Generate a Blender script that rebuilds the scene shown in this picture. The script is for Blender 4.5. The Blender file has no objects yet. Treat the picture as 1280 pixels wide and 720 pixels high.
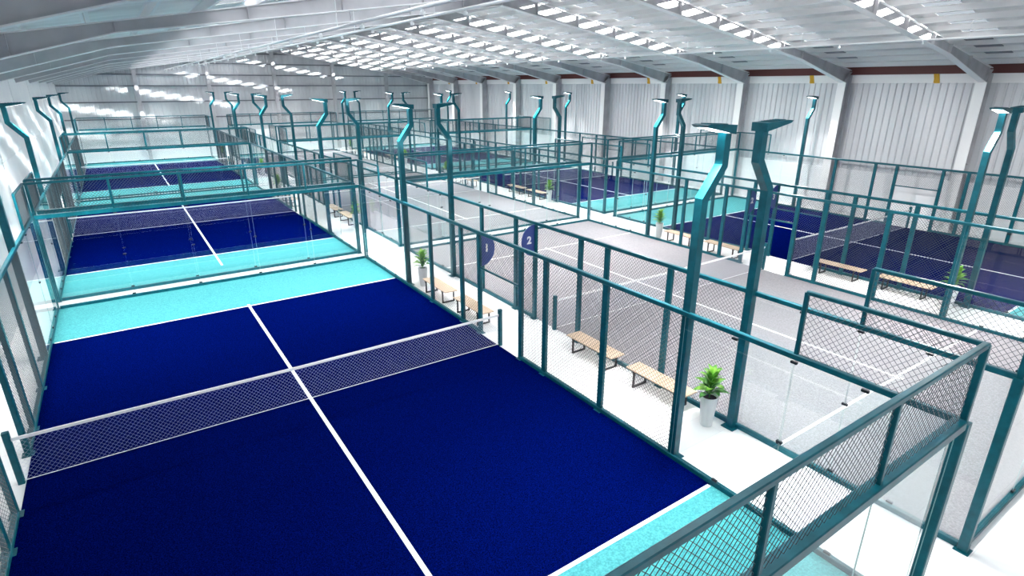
import bpy, bmesh, math, random
from mathutils import Vector, Matrix, Euler

random.seed(7)
scene = bpy.context.scene
COL = scene.collection
R = math.radians

# ------------------------------------------------------------------ camera
FPX, YAW, PITCH = 710.3, .5966, -.3433
cam_d = bpy.data.cameras.new('camera')
cam = bpy.data.objects.new('camera', cam_d)
COL.objects.link(cam)
cam_d.sensor_width = 36.0
cam_d.lens = 36.0 * FPX / 1280.0
cam_d.clip_start = .05
cam_d.clip_end = 300
cam.location = (-2.569, -11.8655, 6.7057)
fwd = Vector((math.sin(YAW) * math.cos(PITCH), math.cos(YAW) * math.cos(PITCH), math.sin(PITCH)))
cam.rotation_euler = fwd.to_track_quat('-Z', 'Y').to_euler()
scene.camera = cam

# ------------------------------------------------------------------ world, sun, exposure
wd = bpy.data.worlds.new('sky')
scene.world = wd
wd.use_nodes = True
bg = wd.node_tree.nodes['Background']
bg.inputs[0].default_value = (.86, .93, 1.0, 1)
bg.inputs[1].default_value = .22

SUN_DIR = Vector((-.93, 1.0, -.21)).normalized()
sun_d = bpy.data.lights.new('sun', 'SUN')
sun_d.energy = 7.0
sun_d.angle = R(.9)
sun_d.color = (1.0, .97, .92)
sun = bpy.data.objects.new('sun', sun_d)
sun.rotation_euler = SUN_DIR.to_track_quat('-Z', 'Y').to_euler()
sun.location = (60, -60, 40)
COL.objects.link(sun)

vs = scene.view_settings
vs.view_transform = 'Standard'
vs.look = 'None'
vs.exposure = 1.68
vs.gamma = 1.0
vs.use_curve_mapping = False
SKY_W = 35.0         # daylight through each skylight strip of the smooth-wall slope, watts
LAMP_W = 142.0        # each floodlight head

scene.cycles.max_bounces = 8
scene.cycles.diffuse_bounces = 7
scene.cycles.glossy_bounces = 4
scene.cycles.transparent_max_bounces = 48
scene.cycles.use_denoising = True
scene.cycles.sample_clamp_indirect = 6.0

# ------------------------------------------------------------------ layout (metres)
RIDGE_X = 12.25
WALL_L, WALL_R, WALL_B, WALL_F = -6.0, 30.5, 54.0, -20.0
CX = (0.0, 12.08, 24.16)          # court centres across the hall
CY = (0.0, 21.0, 42.0)            # court centres along the hall
ZR, ZT = 2.96, 3.96
FRAMES = [-19.7 + 6.1 * k for k in range(13)]          # last one stands on the gable wall (53.5)
def ztop(x):                                             # top of the rafters
    return 10.5 - .17 * abs(x - RIDGE_X)
PURLIN = .2
def zdeck(x):
    return ztop(x) + PURLIN
STRIP_X = (2.6, 12.5)             # skylight strips, distance from ridge
STRIPS_Y = ((-5.9, -4.8), (-1.75, -.65))    # two skylight strips per bay, before each frame

# daylight entering through the skylight strips
for f, s, sy in [(f, s, sy) for f in FRAMES[1:] for s in (-1,) for sy in STRIPS_Y]:
        ld = bpy.data.lights.new('skylight_daylight', 'AREA')
        ld.shape = 'RECTANGLE'
        ld.size = STRIP_X[1] - STRIP_X[0]
        ld.size_y = sy[1] - sy[0]
        ld.energy = SKY_W
        ld.color = (.93, .965, 1.0)
        lo = bpy.data.objects.new('skylight_daylight', ld)
        xc = RIDGE_X + s * sum(STRIP_X) / 2
        lo.location = (xc, f + sum(sy) / 2, zdeck(xc) - .012)
        lo.rotation_euler = (0, s * math.atan(.17), 0)
        COL.objects.link(lo)

# ------------------------------------------------------------------ materials
def lin(c):
    return tuple(((v / 255) / 12.92 if v / 255 <= .04045 else ((v / 255 + .055) / 1.055) ** 2.4) for v in c[:3]) + (1,)

def mat(name, rgb, rough=.5, metal=0.0, spec=.5, linear=False):
    m = bpy.data.materials.new(name)
    m.use_nodes = True
    b = m.node_tree.nodes['Principled BSDF']
    b.inputs['Base Color'].default_value = (rgb + (1,)) if linear else lin(rgb)
    b.inputs['Roughness'].default_value = rough
    b.inputs['Metallic'].default_value = metal
    b.inputs['Specular IOR Level'].default_value = spec
    return m

def noisy(m, scale, c0, c1, p0=.35, p1=.65, detail=3, stretch=(1, 1, 1), bump=0.0, bdist=.01):
    """object-space noise between two colours, with optional relief"""
    nt = m.node_tree
    b = nt.nodes['Principled BSDF']
    tc = nt.nodes.new('ShaderNodeTexCoord')
    mp = nt.nodes.new('ShaderNodeMapping')
    mp.inputs['Scale'].default_value = stretch
    n = nt.nodes.new('ShaderNodeTexNoise')
    n.inputs['Scale'].default_value = scale
    n.inputs['Detail'].default_value = detail
    cr = nt.nodes.new('ShaderNodeValToRGB')
    cr.color_ramp.elements[0].position = p0
    cr.color_ramp.elements[0].color = c0
    cr.color_ramp.elements[1].position = p1
    cr.color_ramp.elements[1].color = c1
    nt.links.new(tc.outputs['Object'], mp.inputs[0])
    nt.links.new(mp.outputs[0], n.inputs['Vector'])
    nt.links.new(n.outputs['Fac'], cr.inputs[0])
    nt.links.new(cr.outputs[0], b.inputs['Base Color'])
    if bump:
        bp = nt.nodes.new('ShaderNodeBump')
        bp.inputs['Strength'].default_value = bump
        bp.inputs['Distance'].default_value = bdist
        nt.links.new(n.outputs['Fac'], bp.inputs['Height'])
        nt.links.new(bp.outputs[0], b.inputs['Normal'])
    return m

def emit(name, col, s):
    m = bpy.data.materials.new(name)
    m.use_nodes = True
    b = m.node_tree.nodes['Principled BSDF']
    b.inputs['Base Color'].default_value = (.8, .8, .8, 1)
    b.inputs['Emission Color'].default_value = col
    b.inputs['Emission Strength'].default_value = s
    return m

def glass_mat(name, tint, ior=1.5):
    m = bpy.data.materials.new(name)
    m.use_nodes = True
    nt = m.node_tree
    nt.nodes.clear()
    out = nt.nodes.new('ShaderNodeOutputMaterial')
    mix = nt.nodes.new('ShaderNodeMixShader')
    tr = nt.nodes.new('ShaderNodeBsdfTransparent')
    gl = nt.nodes.new('ShaderNodeBsdfGlossy')
    fr = nt.nodes.new('ShaderNodeFresnel')
    ge = nt.nodes.new('ShaderNodeNewGeometry')
    iv = nt.nodes.new('ShaderNodeMath')
    iv.operation = 'SUBTRACT'
    iv.inputs[0].default_value = 1.0
    mu = nt.nodes.new('ShaderNodeMath')
    mu.operation = 'MULTIPLY'
    tr.inputs[0].default_value = tint + (1,)
    gl.inputs[0].default_value = (1, 1, 1, 1)
    gl.inputs['Roughness'].default_value = .01
    fr.inputs['IOR'].default_value = ior
    nt.links.new(ge.outputs['Backfacing'], iv.inputs[1])
    nt.links.new(fr.outputs[0], mu.inputs[0])
    nt.links.new(iv.outputs[0], mu.inputs[1])
    nt.links.new(mu.outputs[0], mix.inputs[0])
    nt.links.new(tr.outputs[0], mix.inputs[1])
    nt.links.new(gl.outputs[0], mix.inputs[2])
    nt.links.new(mix.outputs[0], out.inputs[0])
    return m

M = {}
M['teal'] = noisy(mat('teal_steel', (4, 90, 104), .34, 0.0, .35), 6, lin((0, 80, 92)), lin((4, 94, 108)))
M['wire'] = mat('galvanised_wire', (62, 73, 80), .4, .3)
M['dark'] = mat('dark_clamp', (44, 50, 58), .4, .5)
M['glass'] = glass_mat('pane_glass', (.965, .985, .985), 1.55)
M['edge'] = mat('glass_edge', (175, 205, 203), .3)
M['roofglass'] = glass_mat('skylight_glazing', (.94, .96, .97), 1.02)
M['blue'] = noisy(mat('blue_turf', (4, 10, 104), .95, 0, 0.0), 55, (.00005, .0003, .018, 1), (.0004, .007, .13, 1), .36, .74, 4)
M['turq'] = noisy(mat('turquoise_turf', (60, 200, 208), .75, 0, .35), 34, (.03, .26, .285, 1), (.08, .43, .45, 1), .36, .72, 4, bump=.3)
M['grey'] = noisy(mat('grey_turf', (175, 172, 178), .75, 0, .35), 34, (.26, .248, .265, 1), (.37, .355, .378, 1), .36, .72, 4, bump=.2)
M['line'] = mat('white_line', (245, 246, 248), .6)
M['band'] = mat('net_band_white', (244, 245, 247), .6)
M['net'] = mat('net_cord', (190, 195, 210), .7)
M['sign'] = mat('sign_blue', (54, 76, 146), .45)
M['white'] = mat('white_paint', (245, 245, 245), .5)
M['frame'] = noisy(mat('grey_frame_steel', (176, 181, 190), .45, .1), 1.5, lin((184, 184, 188)), lin((200, 199, 203)))  # frame grey, toned down so the webs carry shade against the flanges
M['flange'] = mat('pale_lit_frame_steel', (246, 245, 245), .45, .1)  # flanges painted lighter to carry light from below; eaves beams share this tone
M['purlin'] = mat('galvanised_purlin', (232, 231, 232), .4, .1)
M['deck'] = noisy(mat('roof_deck', (190, 193, 196), .5, .1), 1.2, lin((222, 219, 218)), lin((240, 237, 236)), stretch=(.3, 1, 1))
M['red'] = mat('red_oxide_steel', (96, 44, 42), .5)
M['clad'] = noisy(mat('wall_cladding', (222, 225, 228), .38, .1), .8, lin((200, 202, 206)), lin((220, 221, 224)), stretch=(1, 1, .15))
M['lining'] = noisy(mat('smooth_lining', (236, 238, 240), .3, .15), .5, lin((228, 231, 235)), lin((244, 245, 246)))
M['bund'] = mat('white_lower_panel', (240, 240, 242), .35)
M['girt'] = mat('dark_girt', (120, 124, 132), .5)
M['yellow'] = mat('yellow_clip', (226, 172, 30), .5)
M['pipe'] = mat('white_pipe', (238, 240, 242), .4)
M['wood'] = noisy(mat('pale_wood', (214, 178, 138), .5), 5, lin((196, 168, 140)), lin((222, 200, 176)), stretch=(6, .5, 6))
M['iron'] = mat('black_iron', (52, 46, 46), .45, .3)
M['pot'] = mat('white_pot', (242, 242, 242), .3)
M['soil'] = noisy(mat('soil', (46, 36, 30), .9), 30, lin((34, 26, 22)), lin((66, 52, 42)))
M['leaf'] = noisy(mat('leaf_green', (96, 170, 50), .45), 7, lin((62, 140, 36)), lin((150, 206, 78)))
M['leaf2'] = noisy(mat('leaf_deep_green', (50, 120, 50), .45), 7, lin((34, 100, 36)), lin((86, 160, 60)))
M['lens'] = emit('lit_led_lens', (.95, .98, 1, 1), 4.0)

# white paved floor with faint joints
fm = mat('white_floor', (244, 244, 245), .28, 0, .5)
nt = fm.node_tree
tc = nt.nodes.new('ShaderNodeTexCoord')
br = nt.nodes.new('ShaderNodeTexBrick')
br.inputs['Color1'].default_value = (.90, .90, .902, 1)
br.inputs['Color2'].default_value = (.93, .93, .932, 1)
br.inputs['Mortar'].default_value = (.78, .78, .79, 1)
br.inputs['Scale'].default_value = 1.0
br.inputs['Mortar Size'].default_value = .006
br.inputs['Brick Width'].default_value = 1.2
br.inputs['Row Height'].default_value = .6
nt.links.new(tc.outputs['Object'], br.inputs['Vector'])
nt.links.new(br.outputs['Color'], nt.nodes['Principled BSDF'].inputs['Base Color'])
M['floor'] = fm

# ------------------------------------------------------------------ mesh helpers
class MB:
    def __init__(self):
        self.v, self.f = [], []
    def box(self, a, b):
        x0, y0, z0 = a
        x1, y1, z1 = b
        i = len(self.v)
        self.v += [(x0, y0, z0), (x1, y0, z0), (x1, y1, z0), (x0, y1, z0), (x0, y0, z1), (x1, y0, z1), (x1, y1, z1), (x0, y1, z1)]
        self.f += [tuple(i + k for k in q) for q in ((0, 3, 2, 1), (4, 5, 6, 7), (0, 1, 5, 4), (1, 2, 6, 5), (2, 3, 7, 6), (3, 0, 4, 7))]
        return self
    def prism(self, poly, axis, a, b):
        """extrude a 2-D polygon along an axis: x -> (y,z), y -> (x,z), z -> (x,y)"""
        i, n = len(self.v), len(poly)
        mk = {'x': lambda p, t: (t, p[0], p[1]), 'y': lambda p, t: (p[0], t, p[1]), 'z': lambda p, t: (p[0], p[1], t)}[axis]
        self.v += [mk(p, a) for p in poly] + [mk(p, b) for p in poly]
        self.f += [(i + k, i + (k + 1) % n, i + n + (k + 1) % n, i + n + k) for k in range(n)]
        self.f += [tuple(i + k for k in reversed(range(n))), tuple(i + n + k for k in range(n))]
        return self
    def rod(self, a, b, r, n=3, cap=False):
        a, b = Vector(a), Vector(b)
        d = (b - a).normalized()
        u = d.cross(Vector((0, 0, 1)) if abs(d.z) < .9 else Vector((1, 0, 0))).normalized()
        w = d.cross(u)
        i = len(self.v)
        for p in (a, b):
            for k in range(n):
                t = 2 * math.pi * k / n
                self.v.append(tuple(p + u * (r * math.cos(t)) + w * (r * math.sin(t))))
        self.f += [(i + k, i + (k + 1) % n, i + n + (k + 1) % n, i + n + k) for k in range(n)]
        if cap:
            self.f += [tuple(i + k for k in reversed(range(n))), tuple(i + n + k for k in range(n))]
        return self
    def lathe(self, prof, n=20):
        i = len(self.v)
        for (r, z) in prof:
            for k in range(n):
                t = 2 * math.pi * k / n
                self.v.append((r * math.cos(t), r * math.sin(t), z))
        for j in range(len(prof) - 1):
            for k in range(n):
                a = i + j * n + k
                b = i + j * n + (k + 1) % n
                self.f.append((a, b, b + n, a + n))
        self.f.append(tuple(i + k for k in reversed(range(n))))
        self.f.append(tuple(i + (len(prof) - 1) * n + k for k in range(n)))
        return self
    def mesh(self, name, material, smooth=False, fix=True):
        me = bpy.data.meshes.new(name)
        me.from_pydata(self.v, [], self.f)
        if fix:
            bm = bmesh.new()
            bm.from_mesh(me)
            bmesh.ops.recalc_face_normals(bm, faces=bm.faces)
            bm.to_mesh(me)
            bm.free()
        me.materials.append(material)
        if smooth:
            for p in me.polygons:
                p.use_smooth = True
        me.update()
        return me

def obj(name, me, parent=None, loc=(0, 0, 0), rot=(0, 0, 0), **props):
    o = bpy.data.objects.new(name, me)
    COL.objects.link(o)
    o.parent = parent
    o.location = loc
    o.rotation_euler = rot
    for k, v in props.items():
        o[k] = v
    return o

def thing(name, label, cat, loc=(0, 0, 0), rot=(0, 0, 0), group=None, kind=None):
    o = obj(name, None, None, loc, rot)
    o.empty_display_size = .2
    o['label'] = label
    if cat:
        o['category'] = cat
    if group:
        o['group'] = group
    if kind:
        o['kind'] = kind
    return o

_cache = {}
def cached(key, fn):
    if key not in _cache:
        _cache[key] = fn()
    return _cache[key]

def boxm(sx, sy, sz, material, ch=0.0):
    """box centred on x/y, standing on z = 0, vertical edges chamfered"""
    def mk():
        if ch:
            hx, hy = sx / 2, sy / 2
            p = [(-hx + ch, -hy), (hx - ch, -hy), (hx, -hy + ch), (hx, hy - ch), (hx - ch, hy), (-hx + ch, hy), (-hx, hy - ch), (-hx, -hy + ch)]
            return MB().prism(p, 'z', 0, sz).mesh('post', M[material])
        return MB().box((-sx / 2, -sy / 2, 0), (sx / 2, sy / 2, sz)).mesh('bar', M[material])
    return cached(('box', round(sx, 3), round(sy, 3), round(sz, 3), material, ch), mk)

def wire_panel(w, h, cell=.09, r=.0036, material='wire'):
    """diamond wire mesh in the local YZ plane, y 0..w, z 0..h"""
    def mk():
        mb = MB()
        for s in (1, -1):
            off = .0022 * s
            k = -h if s == 1 else 0.0
            end = w if s == 1 else w + h
            c = k + cell * .5
            while c < end:
                # line y = c + s*z
                if s == 1:
                    z0, z1 = max(0, -c), min(h, w - c)
                else:
                    z0, z1 = max(0, c - w), min(h, c)
                if z1 - z0 > .01:
                    mb.rod((off, c + s * z0, z0), (off, c + s * z1, z1), r)
                c += cell
        return mb.mesh('wire_mesh', M[material], fix=False)
    return cached(('wire', round(w, 3), round(h, 3), cell, r, material), mk)

# ------------------------------------------------------------------ floor
obj('floor', MB().box((WALL_L - .3, WALL_F - .3, -.2), (WALL_R + .3, WALL_B + .4, 0)).mesh('floor', M['floor']),
    kind='structure', label='white paved hall floor')

# ------------------------------------------------------------------ walls
def corrugated(length, z0, zfun, pitch=.32, rib=.11, depth=.045, n_slope=.03):
    """ribbed sheet in the YZ plane facing -x, y 0..length"""
    ys = []
    y = 0.0
    while y < length - 1e-6:
        for (dy, d) in ((0, 0), (pitch - rib, 0), (pitch - rib + n_slope, depth), (pitch - n_slope, depth)):
            if y + dy <= length:
                ys.append((y + dy, -d))
        y += pitch
    ys.append((length, 0))
    mb = MB()
    for (yy, d) in ys:
        mb.v += [(d, yy, z0), (d, yy, zfun(yy))]
    for k in range(len(ys) - 1):
        mb.f.append((2 * k, 2 * k + 1, 2 * k + 3, 2 * k + 2))
    return mb

wr = thing('wall_right', 'white ribbed metal long wall with low white panels', None, (WALL_R, 0, 0), kind='structure')
obj('backing_sheet', MB().box((.05, WALL_F, 0), (.12, WALL_B, zdeck(WALL_R) + .05)).mesh('backing', M['clad']), wr)
bay = 6.1
clad_me = corrugated(bay - .02, 2.2, lambda y: 6.85).mesh('cladding', M['clad'], fix=False)
bund_me = MB().box((-.09, .01, 0), (.04, bay / 2 - .01, 2.35)).mesh('lower_panel', M['bund'])
eave_me = MB().box((-.16, 0, 6.79), (.03, bay - .02, 7.19)).mesh('eaves_beam', M['flange'])
red_me = MB().box((-.22, 0, 7.20), (-.02, bay - .02, 7.62)).mesh('red_beam', M['red'])
clip = MB().prism([(-.17, 6.78), (.06, 6.78), (.17, 7.22), (-.06, 7.22)], 'x', -.185, -.165)
clip.box((-.20, .02, 6.80), (-.185, .10, 7.2))
clip_me = clip.mesh('clip', M['yellow'])
for k in range(len(FRAMES) - 1):
    y0 = FRAMES[k]
    obj('cladding_sheet', clad_me, wr, (0, y0 + .01, 0))
    obj('lower_panel', bund_me, wr, (0, y0, 0))
    obj('lower_panel', bund_me, wr, (0, y0 + bay / 2, 0))
    eb = obj('eaves_beam', eave_me, wr, (0, y0 + .01, 0))
    obj('yellow_clip', clip_me, eb, (0, 2.0, 0))
    obj('red_beam', red_me, wr, (0, y0 + .01, 0))

wl = thing('wall_left', 'smooth white panelled long wall', None, (WALL_L, 0, 0), kind='structure')
obj('backing_sheet', MB().box((-.12, WALL_F, 0), (-.04, WALL_B, zdeck(WALL_L) + .05)).mesh('backing', M['clad']), wl)
pw = 3.9
nb = int((WALL_B - WALL_F) / pw) + 1
lp = [MB().box((-.04, .006, 0), (0, pw - .006, 4.1)).mesh('lining', M['lining']), MB().box((-.04, .006, 4.112), (0, pw - .006, 7.5)).mesh('lining', M['lining'])]
for k in range(nb):
    for j in (0, 1):
        o = obj('lining_panel', lp[j], wl, (.012 * (k % 2), WALL_F + k * pw, 0))
        if WALL_F + (k + 1) * pw > WALL_B:
            o.scale.y = (WALL_B - WALL_F - k * pw) / pw

wb = thing('wall_back', 'ribbed metal gable wall with steel girts', None, (0, WALL_B, 0), kind='structure')
xs = [WALL_L, -.0, 6.05, 12.25, 18.35, 24.45, WALL_R]
poly = [(WALL_L, 0), (WALL_R, 0), (WALL_R, zdeck(WALL_R)), (RIDGE_X, zdeck(RIDGE_X)), (WALL_L, zdeck(WALL_L))]
obj('backing_sheet', MB().prism(poly, 'y', .08, .2).mesh('backing', M['clad']), wb)
for a, b in zip(xs[:-1], xs[1:]):
    me = corrugated(b - a - .02, 2.3, lambda y, a=a: zdeck(a + .01 + y) - .02, pitch=.36, rib=.12, depth=.04).mesh('cladding', M['clad'], fix=False)
    obj('cladding_sheet', me, wb, (a + .01, 0, 0), (0, 0, R(-90)))
    obj('lower_panel', MB().box((a + .01, -.09, 0), (b - .01, .03, 2.35)).mesh('lower_panel', M['bund']), wb)
for zg in (3.66, 5.15, 6.57, 7.57, 8.63, 9.6):
    half = min(18.2, (zdeck(RIDGE_X) - zg - .15) / .17)
    mb = MB()
    mb.prism([(-.16, zg), (-.06, zg), (-.06, zg + .11), (-.16, zg + .11)], 'x', RIDGE_X - half, RIDGE_X + half)
    obj('girt', mb.mesh('girt', M['girt']), wb)
for x in xs[1:-1]:
    zt = ztop(x) - .45
    mb = MB().box((x - .15, -.62, 0), (x + .15, -.60, zt)).box((x - .006, -.60, 0), (x + .006, -.18, zt)).box((x - .15, -.18, 0), (x + .15, -.16, zt))
    obj('gable_column', mb.mesh('column', M['frame']), wb)

poly = [(WALL_L, 0), (WALL_R, 0), (WALL_R, zdeck(WALL_R)), (RIDGE_X, zdeck(RIDGE_X)), (WALL_L, zdeck(WALL_L))]
obj('wall_front', MB().prism(poly, 'y', WALL_F - .2, WALL_F).mesh('wall_front', M['lining']), kind='structure', label='plain white end wall of the hall')

# ------------------------------------------------------------------ ceiling: deck, skylights, purlins
ce = thing('ceiling', 'pitched metal roof deck with purlins and skylight strips', None, kind='structure')
EAVE = 18.4
T = .003
for k in range(len(FRAMES) - 1):
    y0, y1 = FRAMES[k], FRAMES[k + 1]
    ys = [y0] + [y1 + v for sy in STRIPS_Y for v in sy] + [y1]
    if k == len(FRAMES) - 2:
        ys[-1] = WALL_B + .2
    if k == 0:
        ys[0] = WALL_F - .2
    for s in (-1, 1):
        ds = [0, STRIP_X[0], STRIP_X[1], EAVE]
        mb = MB()
        def cell(mb, d0, d1, ya, yb, t0=0, t1=T):
            p = [(RIDGE_X + s * d0, 10.7 - .17 * d0 + t0), (RIDGE_X + s * d1, 10.7 - .17 * d1 + t0), (RIDGE_X + s * d1, 10.7 - .17 * d1 + t1), (RIDGE_X + s * d0, 10.7 - .17 * d0 + t1)]
            mb.prism(p, 'y', ya, yb)
        for j in range(5):
            for i in range(3):
                if i == 1 and j in (1, 3):
                    continue
                cell(mb, ds[i], ds[i + 1], ys[j], ys[j + 1])
        obj('roof_sheet', mb.mesh('roof_sheet', M['deck']), ce)
        for j in (1, 3):
            mb = MB()
            cell(mb, ds[1] - .05, ds[2] + .05, ys[j] - .05, ys[j + 1] + .05, T + .002, T + .012)
            obj('skylight_pane', mb.mesh('skylight', M['roofglass']), ce)
        if s > 0:
            for d in (13.75, 14.95, 16.15):
                mb = MB()
                cell(mb, d - .42, d + .42, y1 - 1.25, y1 - .35, -.03, -.004)
                obj('dark_roof_panel', mb.mesh('roof_panel', M['girt']), ce)
zp = [(-.07, .2), (.004, .2), (.004, .006), (.07, .006), (.07, 0), (-.004, 0), (-.004, .194), (-.07, .194)]
pur_me = MB().prism(zp, 'y', WALL_F, WALL_B).mesh('purlin', M['purlin'])
for s in (-1, 1):
    for k in range(15):
        d = .45 + 1.2 * k
        o = obj('purlin', pur_me, ce, (RIDGE_X + s * d, 0, 10.5 - .17 * d), (0, s * math.atan(.17), 0))
obj('ridge_capping', MB().prism([(RIDGE_X - .5, 10.6), (RIDGE_X, 10.69), (RIDGE_X + .5, 10.6), (RIDGE_X, 10.66)], 'y', WALL_F, WALL_B).mesh('ridge', M['deck']), ce)

# ------------------------------------------------------------------ portal frames
def flange_poly(pts, t):
    return pts + [(x, z - t) for x, z in reversed(pts)]
def frame_parts(side):
    """side +1 right, -1 left; coordinates relative to the ridge"""
    lo = [(17.65, 6.80), (13.2, 7.87), (.0, 9.92)] if side > 0 else [(18.0, 6.80), (14.35, 7.82), (.0, 9.92)]            # bottom edge, knee -> haunch -> apex
    up = [(18.1, 10.5 - .17 * 18.1), (0, 10.5)]
    fx = lambda l: [(side * x, z) for x, z in l]
    web = MB().prism(fx(lo + list(reversed(up))), 'y', -.008, .008).mesh('web', M['frame'])
    bot = MB().prism(fx(flange_poly(lo, .025)), 'y', -.14, .14).mesh('flange', M['flange'])
    top = MB().prism(fx(flange_poly(up, .025)), 'y', -.11, .11).mesh('flange', M['flange'])
    return web, bot, top
def zlow(d, s):
    if s < 0:
        return 7.82 + (14.35 - d) * 2.1 / 14.35 if d < 14.35 else 7.82 - (d - 14.35) * 1.02 / 3.65
    return 7.87 + (13.2 - d) * (9.92 - 7.87) / 13.2 if d < 13.2 else 7.87 - (d - 13.2) * 1.07 / 4.45
fparts = {s: frame_parts(s) for s in (-1, 1)}
stiff_me = {}
STIFF = {1: (0.0, 1.9, 4.3, 6.7, 9.1, 11.5, 13.2, 15.4), -1: (1.9, 4.3, 6.7, 9.1, 11.5, 14.35, 16.3)}
for s, d in [(s, d) for s in STIFF for d in STIFF[s]]:
    stiff_me[s, d] = MB().box((-.008, -.13, zlow(d, s)), (.008, .13, 10.5 - .17 * d - .03)).mesh('stiffener', M['frame'])
col_me = {}
colf_me = MB().box((17.42, -.21, 0), (17.45, .21, 6.82)).mesh('column_flange', M['flange'])
for s in (-1, 1):
    mb = MB().box((s * 17.45, -.008, 0), (s * 18.08, .008, 7.3)).box((s * 18.08, -.16, 0), (s * 18.11, .16, 7.42))
    for z in (1.6, 3.2, 4.8, 6.3):
        mb.box((s * 17.46, -.12, z), (s * 18.07, .12, z + .02))
    mb.prism([(s * 17.45, 6.80), (s * 18.10, 7.38), (s * 18.10, 7.42), (s * 17.45, 6.84)], 'y', -.13, .13)
    col_me[s] = mb.mesh('column', M['frame'])
words = ['first', 'second', 'third', 'fourth', 'fifth', 'sixth', 'seventh', 'eighth', 'ninth', 'tenth', 'eleventh', 'twelfth', 'thirteenth']
for k, f in enumerate(FRAMES):
    w = words[len(FRAMES) - 1 - k]
    lab = 'grey steel roof frame standing against the gable wall' if w == 'first' else 'grey steel portal roof frame, %s counted from the gable wall' % w
    fr = thing('portal_frame', lab, 'steel frame', (RIDGE_X, f, 0), group='portal frames under the roof')
    for s in (1, -1):
        web, bot, top = fparts[s]
        rf = obj('rafter', web, fr)
        obj('bottom_flange', bot, rf)
        obj('top_flange', top, rf)
        for d in STIFF[s]:
            obj('stiffener', stiff_me[s, d], rf, (s * d, 0, 0))
        if s > 0:
            cm = obj('column', col_me[s], fr)
            obj('inner_flange', colf_me, cm)

# ------------------------------------------------------------------ service pipes under the roof
def service_pipe(x, z, y0, y1, lab):
    t = thing('ceiling_pipe', lab, 'pipe', (x, y0, z), group='white pipes under the roof')
    mb = MB().rod((0, 0, 0), (0, y1 - y0, 0), .035, 8, True)
    obj('pipe', mb.mesh('pipe', M['pipe'], True), t)
    hm = cached('head', lambda: MB().rod((0, 0, -.09), (0, 0, 0), .03, 8, True).lathe([(.02, -.15), (.055, -.13), (.055, -.07), (.03, -.06)], 10).mesh('head', M['pipe']))
    hang = cached('hang%g' % z, lambda: MB().rod((0, 0, 0), (0, 0, max(.1, ztop(x) + .1 - z)), .012, 5, True).mesh('hanger', M['pipe']))
    y = 2.2
    while y < y1 - y0:
        obj('detector_head', hm, t, (0, y, 0))
        y += 3.05
    y = .8
    while y < y1 - y0:
        obj('hanger', hang, t, (0, y, 0))
        y += 6.1
service_pipe(22.6, 8.24, -16, 53, 'white pipe with detector heads along ribbed-wall side of roof')
service_pipe(2.45, 8.02, -16, 53, 'white pipe with detector heads along smooth-wall side of roof')
service_pipe(5.1, 8.45, -16, 53, 'upper white pipe with detector heads near the roof ridge')

# ------------------------------------------------------------------ court names
def court_name(c, r):
    if r == 0:
        return ('front blue court by smooth wall', 'front grey court', 'front blue court by ribbed wall')[c]
    if r == 1:
        return ('middle blue court by smooth wall', 'middle grey court', 'middle blue court by ribbed wall')[c]
    return ('gable-end blue court by smooth wall', 'gable-end grey court', 'gable-end blue court by ribbed wall')[c]

# ------------------------------------------------------------------ court turf
H = .014
def turf(c, r):
    grey = c == 1
    t = thing('court_turf', ('grey' if grey else 'blue and turquoise') + ' turf with white lines of ' + court_name(c, r), 'court surface', (CX[c], CY[r], 0), group='court turf')
    pa = cached(('pa', grey), lambda: MB().box((-5.034, -6.95, 0), (5.034, 6.95, H)).mesh('playing_area', M['grey' if grey else 'blue']))
    obj('playing_area', pa, t)
    for s in (-1, 1):
        ez = cached(('ez', grey, s), lambda: MB().box((-5.034, min(s * 6.95, s * 10.014), 0), (5.034, max(s * 6.95, s * 10.014), H)).mesh('end_zone', M['grey' if grey else 'turq']))
        obj('end_zone', ez, t)
        sl = cached(('sl', s), lambda: MB().box((-5, s * 6.95 - .035, H), (5, s * 6.95 + .035, H + .004)).mesh('service_line', M['line']))
        obj('service_line', sl, t)
    yn = -8.75 if (c, r) == (0, 1) else -7.1
    cl = cached(('cl', yn), lambda: MB().box((-.04, yn, H), (.04, 7.1, H + .0045)).mesh('centre_line', M['line']))
    obj('centre_line', cl, t)

# ------------------------------------------------------------------ nets
def net_wire():
    return wire_panel(10.1, .80, .085, .002, 'net')
def net(c, r):
    t = thing('padel_net', 'sagging dark net with white top band across ' + court_name(c, r), 'net', (CX[c], CY[r], 0), group='padel nets')
    for s in (-1, 1):
        obj('net_post', boxm(.1, .1, 1.05, 'teal', .012), t, (s * 5.1, 0, 0))
    bmh = cached('band', lambda: MB().prism([(-5.05, .86), (0, .83), (5.05, .86), (5.05, .92), (0, .89), (-5.05, .92)], 'y', -.012, .012).mesh('net_band', M['band']))
    obj('top_band', bmh, t)
    obj('netting', net_wire(), t, (5.05, 0, .045), (0, 0, R(90)), kind='stuff')
    cord = cached('cord', lambda: MB().rod((-5.1, 0, .045), (5.1, 0, .045), .008, 6, True).mesh('cord', M['band']))
    obj('bottom_cord', cord, t)

# ------------------------------------------------------------------ court cages
def rail_me(length, w, h, axis):
    def mk():
        c = .01
        p = [(-w / 2 + c, -h / 2), (w / 2 - c, -h / 2), (w / 2, -h / 2 + c), (w / 2, h / 2 - c), (w / 2 - c, h / 2), (-w / 2 + c, h / 2), (-w / 2, h / 2 - c), (-w / 2, -h / 2 + c)]
        return MB().prism(p, axis, -length / 2, length / 2).mesh('rail', M['teal'])
    return cached(('rail', round(length, 3), w, h, axis), mk)

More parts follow.
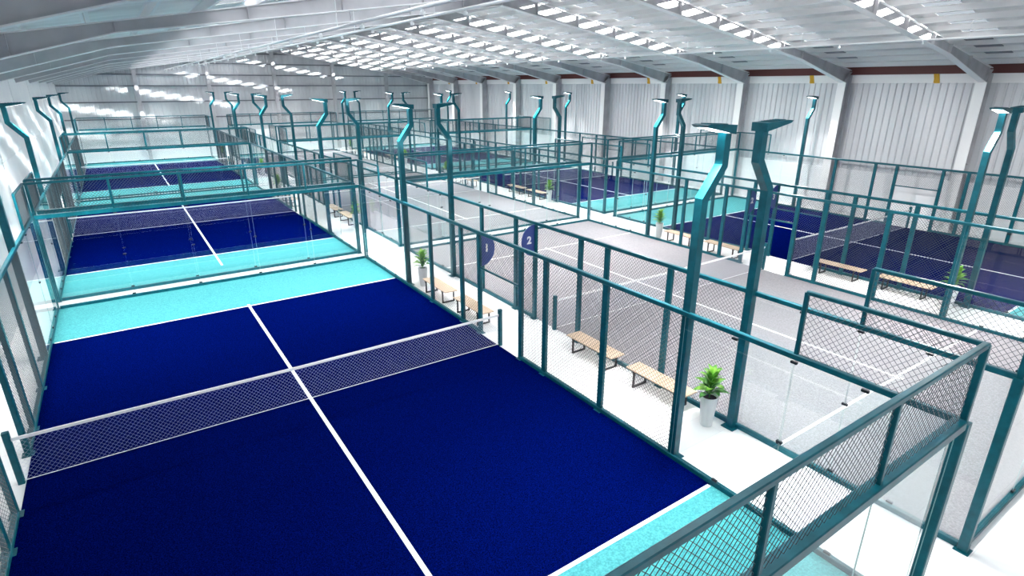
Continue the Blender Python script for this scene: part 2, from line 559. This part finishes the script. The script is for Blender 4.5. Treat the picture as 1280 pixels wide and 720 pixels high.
def sign_me():
    mb = MB()
    n = 16
    pts = [(0, -.47)] + [(.45 * math.cos(a), .47 * math.sin(a)) for a in [R(-90 + 180 * k / n) for k in range(1, n)]] + [(0, .47)]
    mb.prism(pts, 'y', -.012, .012)
    return mb.mesh('sign', M['sign'])

def numeral(ch):
    cu = bpy.data.curves.new('numeral', 'FONT')
    cu.body = ch
    cu.size = .30
    cu.extrude = .003
    cu.offset = .012
    cu.align_x = 'CENTER'
    cu.align_y = 'CENTER'
    ob = bpy.data.objects.new('tmp_numeral', cu)
    COL.objects.link(ob)
    dg = bpy.context.evaluated_depsgraph_get()
    me = bpy.data.meshes.new_from_object(ob.evaluated_get(dg))
    bpy.data.objects.remove(ob)
    me.materials.clear()
    me.materials.append(M['white'])
    return me

PX = 5.08           # centre line of side posts
GX = 5.06           # side glass
EY = 10.06
CAGE_LABEL = {
    (0, 0): 'teal cage with number one flag around front blue court by smooth wall', (1, 0): 'teal cage with number two flags around front grey court',
    (2, 0): 'teal cage with number three flag around front blue court by ribbed wall',
    (0, 1): 'teal glass and mesh cage around middle blue court by smooth wall', (1, 1): 'teal glass and mesh cage around middle grey court',
    (2, 1): 'teal glass and mesh cage around middle blue court by ribbed wall',
    (0, 2): 'teal glass and mesh cage around gable-end blue court by smooth wall', (1, 2): 'teal glass and mesh cage around gable-end grey court',
    (2, 2): 'teal glass and mesh cage around gable-end blue court by ribbed wall'}
def _edge_faces(me):
    me.materials.append(M['edge'])
    for p in me.polygons:
        if abs(p.normal.x) < .5:
            p.material_index = 1
    return me
def _pane():
    return _edge_faces(MB().box((-.006, .008, 0), (.006, 1.992, ZR - .12)).mesh('pane', M['glass']))
def cage(c, r):
    t = thing('court_cage', CAGE_LABEL[c, r], 'court cage', (CX[c], CY[r], 0), group='padel court cages')
    pane = cached('pane', _pane)
    clamp = cached('clamp', lambda: MB().box((-.02, -.048, -.018), (.02, .048, .018)).mesh('clamp', M['dark']))
    plate = cached('plate', lambda: MB().box((-.1, -.1, 0), (.1, .1, .015)).box((-.03, .05, .015), (.03, .056, .12)).mesh('plate', M['teal']))
    for s in (-1, 1):
        # ---- long side
        obj('top_rail', rail_me(20.2, .08, .09, 'y'), t, (s * PX, 0, ZR))
        for e in (-1, 1):
            obj('base_rail', rail_me(9.0, .09, .10, 'y'), t, (s * PX, e * 5.5, .05))
            for y in (4, 2, 1):
                p = obj('post', boxm(.09, .14, ZR - .04, 'teal', .01), t, (s * (PX + .005), e * y, 0))
                obj('foot_plate', plate, p)
            for (ya, w) in ((4, 2), (2, 2), (1, 1)):
                y0 = ya if e > 0 else -ya - w
                obj('wire_mesh', wire_panel(w - .1, ZR - .15), t, (s * (PX - .03), y0 + .05, .1), kind='stuff')
            for ya in (6, 8):
                y0 = ya if e > 0 else -ya - 2
                obj('glass_pane', pane, t, (s * GX, y0, .1))
                for z in (.13, ZR - .09):
                    obj('clamp', clamp, t, (s * GX, y0 + 1, z))
            for z in (.13, 1.5, ZR - .09):
                obj('clamp', clamp, t, (s * GX, e * 8, z))
            # corner return above the glass
            obj('corner_rail', rail_me(2.1, .06, .06, 'y'), t, (s * PX, e * 9.05, ZT))
            obj('corner_post', boxm(.06, .06, ZT - ZR, 'teal', .008), t, (s * PX, e * 8, ZR))
            y0 = 8.03 if e > 0 else -10.03
            obj('wire_mesh', wire_panel(2.0, ZT - ZR - .08), t, (s * PX, y0, ZR + .04), kind='stuff')
            cp = obj('corner_post', boxm(.13, .13, ZR, 'teal', .012), t, (s * (PX + .02), e * (EY + .02), 0))
            obj('foot_plate', plate, cp)
            obj('corner_post', boxm(.08, .08, ZT - ZR, 'teal', .01), t, (s * (PX + .01), e * (EY + .01), ZR))
        obj('door_bar', rail_me(1.9, .05, .05, 'y'), t, (s * PX, 0, 1.98))
        obj('wire_mesh', wire_panel(1.9, ZR - 2.08), t, (s * (PX - .02), -.95, 2.02), kind='stuff')
    for e in (-1, 1):
        # ---- short end
        obj('top_rail', rail_me(10.0, .15, .12, 'x'), t, (0, e * EY, ZR))
        obj('upper_rail', rail_me(10.1, .07, .07, 'x'), t, (0, e * (EY + .01), ZT))
        obj('base_rail', rail_me(10.0, .09, .10, 'x'), t, (0, e * EY, .05))
        for x in (-3, -1, 1, 3):
            obj('upper_post', boxm(.06, .06, ZT - ZR, 'teal', .008), t, (x, e * (EY + .01), ZR))
            for z in (.13, 1.5, ZR - .09):
                obj('clamp', clamp, t, (x, e * EY, z), (0, 0, R(90)))
        for x in (-5, -3, -1, 1, 3):
            obj('glass_pane', pane, t, (x + 2, e * EY, .1), (0, 0, R(90)))
            obj('wire_mesh', wire_panel(1.94, ZT - ZR - .1), t, (x + 1.97, e * EY, ZR + .06), (0, 0, R(90)), kind='stuff')
    # ---- number flags over the doorways
    sides = {0: (1,), 1: (-1, 1), 2: (-1,)}[c]
    if r == 0:
        sm = cached('sign', sign_me)
        nm = cached('num%d' % c, lambda: numeral('123'[c]))
        for s in sides:
            sg = obj('number_sign', sm, t, (s * (PX + .05), 1.0, 2.46), (0, 0, 0 if s > 0 else R(180)), label='blue half-round flag sign with white number %d' % (c + 1))
            for f in (-1, 1):
                obj('numeral', nm, sg, (.19, f * .0135, .02), (R(90), 0, 0 if f < 0 else R(180)))

# ------------------------------------------------------------------ floodlight poles
def pole_me():
    mb = MB()
    path = [(0, 0), (0, 4.95), (.40, 5.47), (.40, 6.02)]
    hw = .075
    rings = []
    for k, (x, z) in enumerate(path):
        p = Vector((x, z))
        d0 = (p - Vector(path[k - 1])).normalized() if k else None
        d1 = (Vector(path[k + 1]) - p).normalized() if k < len(path) - 1 else None
        d = ((d0 or d1) + (d1 or d0)).normalized()
        nrm = Vector((d.y, -d.x))
        sc = 1.0 / max(.6, abs(nrm.dot(Vector(((d1 or d0).y, -(d1 or d0).x)))))
        i = len(mb.v)
        for (a, b) in ((-1, -1), (1, -1), (1, 1), (-1, 1)):
            q = p + nrm * (a * hw * sc)
            mb.v.append((q.x, b * hw, q.y))
        rings.append(i)
    for a, b in zip(rings[:-1], rings[1:]):
        for k in range(4):
            mb.f.append((a + k, a + (k + 1) % 4, b + (k + 1) % 4, b + k))
    mb.f += [(0, 1, 2, 3), tuple(rings[-1] + k for k in range(4))]
    return mb.mesh('pole', M['teal'])
POLE = pole_me()
HEAD = MB().prism([(.09, -.10), (.09, .045), (-.56, .045), (-.66, .03), (-.60, -.005)], 'y', -.15, .15).mesh('head', M['teal'])
FINS = MB()
for k in range(6):
    FINS.box((-.50 + k * .08, -.10, .044), (-.485 + k * .08, .10, .058))
FINS = FINS.mesh('fins', M['teal'])
LENS = MB()
LENS.v = [(-.12, -.125, 0), (-.12, .125, 0), (.12, .125, 0), (.12, -.125, 0)]
LENS.f = [(0, 1, 2, 3)]
LENS = LENS.mesh('lens', M['lens'], fix=False)
PPLATE = MB().box((-.10, -.14, 0), (.16, .14, .02)).mesh('plate', M['teal'])
def pole(c, r, s, e):
    side = 'smooth-wall' if s < 0 else 'ribbed-wall'
    end = 'gable' if e > 0 else 'entrance'
    lab = 'bent teal floodlight pole on %s side of %s, %s end' % (side, court_name(c, r), end)
    t = thing('floodlight_pole', lab, 'light pole', (CX[c] + s * (PX + .06), CY[r] + e * 6, 0), (0, 0, 0 if s > 0 else R(180)), group='floodlight poles')
    obj('pole', POLE, t)
    obj('base_plate', PPLATE, t)
    h = obj('lamp_head', HEAD, t, (.40, 0, 6.07), (0, R(2.5), 0))
    obj('cooling_fins', FINS, h)
    for x in (-.43, -.16):
        obj('lit_lens', LENS, h, (x, 0, -.10 + (.09 - x) * .1377 - .004), (0, R(7.84), 0))
    ld = cached('lamp', lambda: bpy.data.lights.new('floodlight', 'AREA'))
    ld.shape = 'RECTANGLE'
    ld.size, ld.size_y = .5, .24
    ld.energy = LAMP_W
    ld.spread = R(136)
    ld.color = (1, .985, .965)
    lo = bpy.data.objects.new('floodlight', ld)
    COL.objects.link(lo)
    lo.parent = h
    lo.location = (-.46, 0, -.12)
    lo.rotation_euler = (0, R(30), 0)

# ------------------------------------------------------------------ benches and plants
SLAT = MB().box((-.033, -.85, .42), (.033, .85, .45)).mesh('slat', M['wood'])
LEGM = MB()
for a, b in (((-.2, 0, .42), (-.2, 0, .02)), ((-.2, 0, .02), (.2, 0, .02)), ((.2, 0, .02), (.2, 0, .42)), ((-.22, 0, .405), (.22, 0, .405))):
    d = .02
    lo = [min(p, q) - d for p, q in zip(a, b)]
    hi = [max(p, q) + d for p, q in zip(a, b)]
    lo[2] = max(lo[2], 0)
    hi[2] = min(hi[2], .42)
    LEGM.box(lo, hi)
LEGM = LEGM.mesh('bench_leg', M['iron'])
def bench(x, y, lab):
    t = thing('bench', lab, 'bench', (x, y, 0), group='slatted aisle benches')
    for k in range(6):
        obj('slat', SLAT, t, (-.19 + k * .076, 0, 0))
    for s in (-1, 1):
        obj('leg', LEGM, t, (0, s * .6, 0))

POT = MB().lathe([(.115, 0), (.12, .01), (.18, .68), (.165, .68), (.155, .62)], 24).mesh('pot', M['pot'], True)
SOIL = MB().lathe([(.155, .60), (.155, .63)], 20).mesh('soil', M['soil'])
def leaf_me(material):
    mb = MB()
    n = 7
    for k in range(n + 1):
        t = k / n
        w = .075 * math.sin(math.pi * min(1, t * .93 + .07)) ** .8 * (1 if t < .98 else .1) + .006
        x = .36 * t
        z = .16 * t - .20 * t * t
        for (s, dz) in ((-1, .018), (0, -.008), (1, .018)):
            mb.v.append((x, s * w, z + dz * math.sin(math.pi * t)))
    for k in range(n):
        for j in range(2):
            a = k * 3 + j
            mb.f.append((a, a + 1, a + 4, a + 3))
    return mb.mesh('leaf', M[material], True, fix=False)
LEAF = [leaf_me('leaf'), leaf_me('leaf2')]
STEM = MB().rod((0, 0, .62), (0, 0, 1.12), .012, 6, True).mesh('stem', M['leaf2'])
def plant(x, y, lab, seed):
    rnd = random.Random(seed)
    t = thing('potted_plant', lab, 'potted plant', (x, y, 0), (0, 0, rnd.uniform(0, 6)), group='potted plants in the aisles')
    p = obj('pot', POT, t)
    obj('soil', SOIL, p)
    obj('stem', STEM, t)
    n = 30
    for k in range(n):
        q = k / (n - 1)
        a = k * 2.4 + rnd.uniform(-.3, .3)
        tilt = R(8 + 58 * q + rnd.uniform(-8, 8))
        o = obj('leaf', LEAF[0 if q > .35 or k % 3 == 0 else 1], t, (.02 * math.cos(a), .02 * math.sin(a), .70 + .42 * q), (rnd.uniform(-.2, .2), -tilt, a))
        sc = 1.0 - .22 * q + rnd.uniform(-.1, .1)
        o.scale = (sc, sc * 1.05, sc)

# ------------------------------------------------------------------ fill the hall
for r in range(3):
    for c in range(3):
        turf(c, r)
        net(c, r)
        cage(c, r)
        for s in (-1, 1):
            for e in (-1, 1):
                if r == 0 and e < 0 and (c, s) in ((0, -1), (2, 1)):
                    continue
                pole(c, r, s, e)
for r in range(3):
    for c in range(2):
        xa = CX[c] + PX + .40          # beside the fence of court c
        xb = CX[c + 1] - PX - .38      # beside the fence of the next court
        for (x, cc, e) in ((xa, c, 1), (xb, c + 1, -1)):
            nm = court_name(cc, r)
            sd = '' if cc != 1 else (', smooth-wall side' if e < 0 else ', ribbed-wall side')
            bench(x, CY[r] + e * 2.1, 'wooden slatted bench by the doorway of %s%s' % (nm, sd))
            bench(x, CY[r] + e * 4.3, 'wooden slatted bench next to potted plant by %s%s' % (nm, sd))
            plant(x + .05 * e, CY[r] + e * 5.65, 'leafy green plant in tall white pot beside %s%s' % (nm, sd), 10 * r + 3 * c + e)
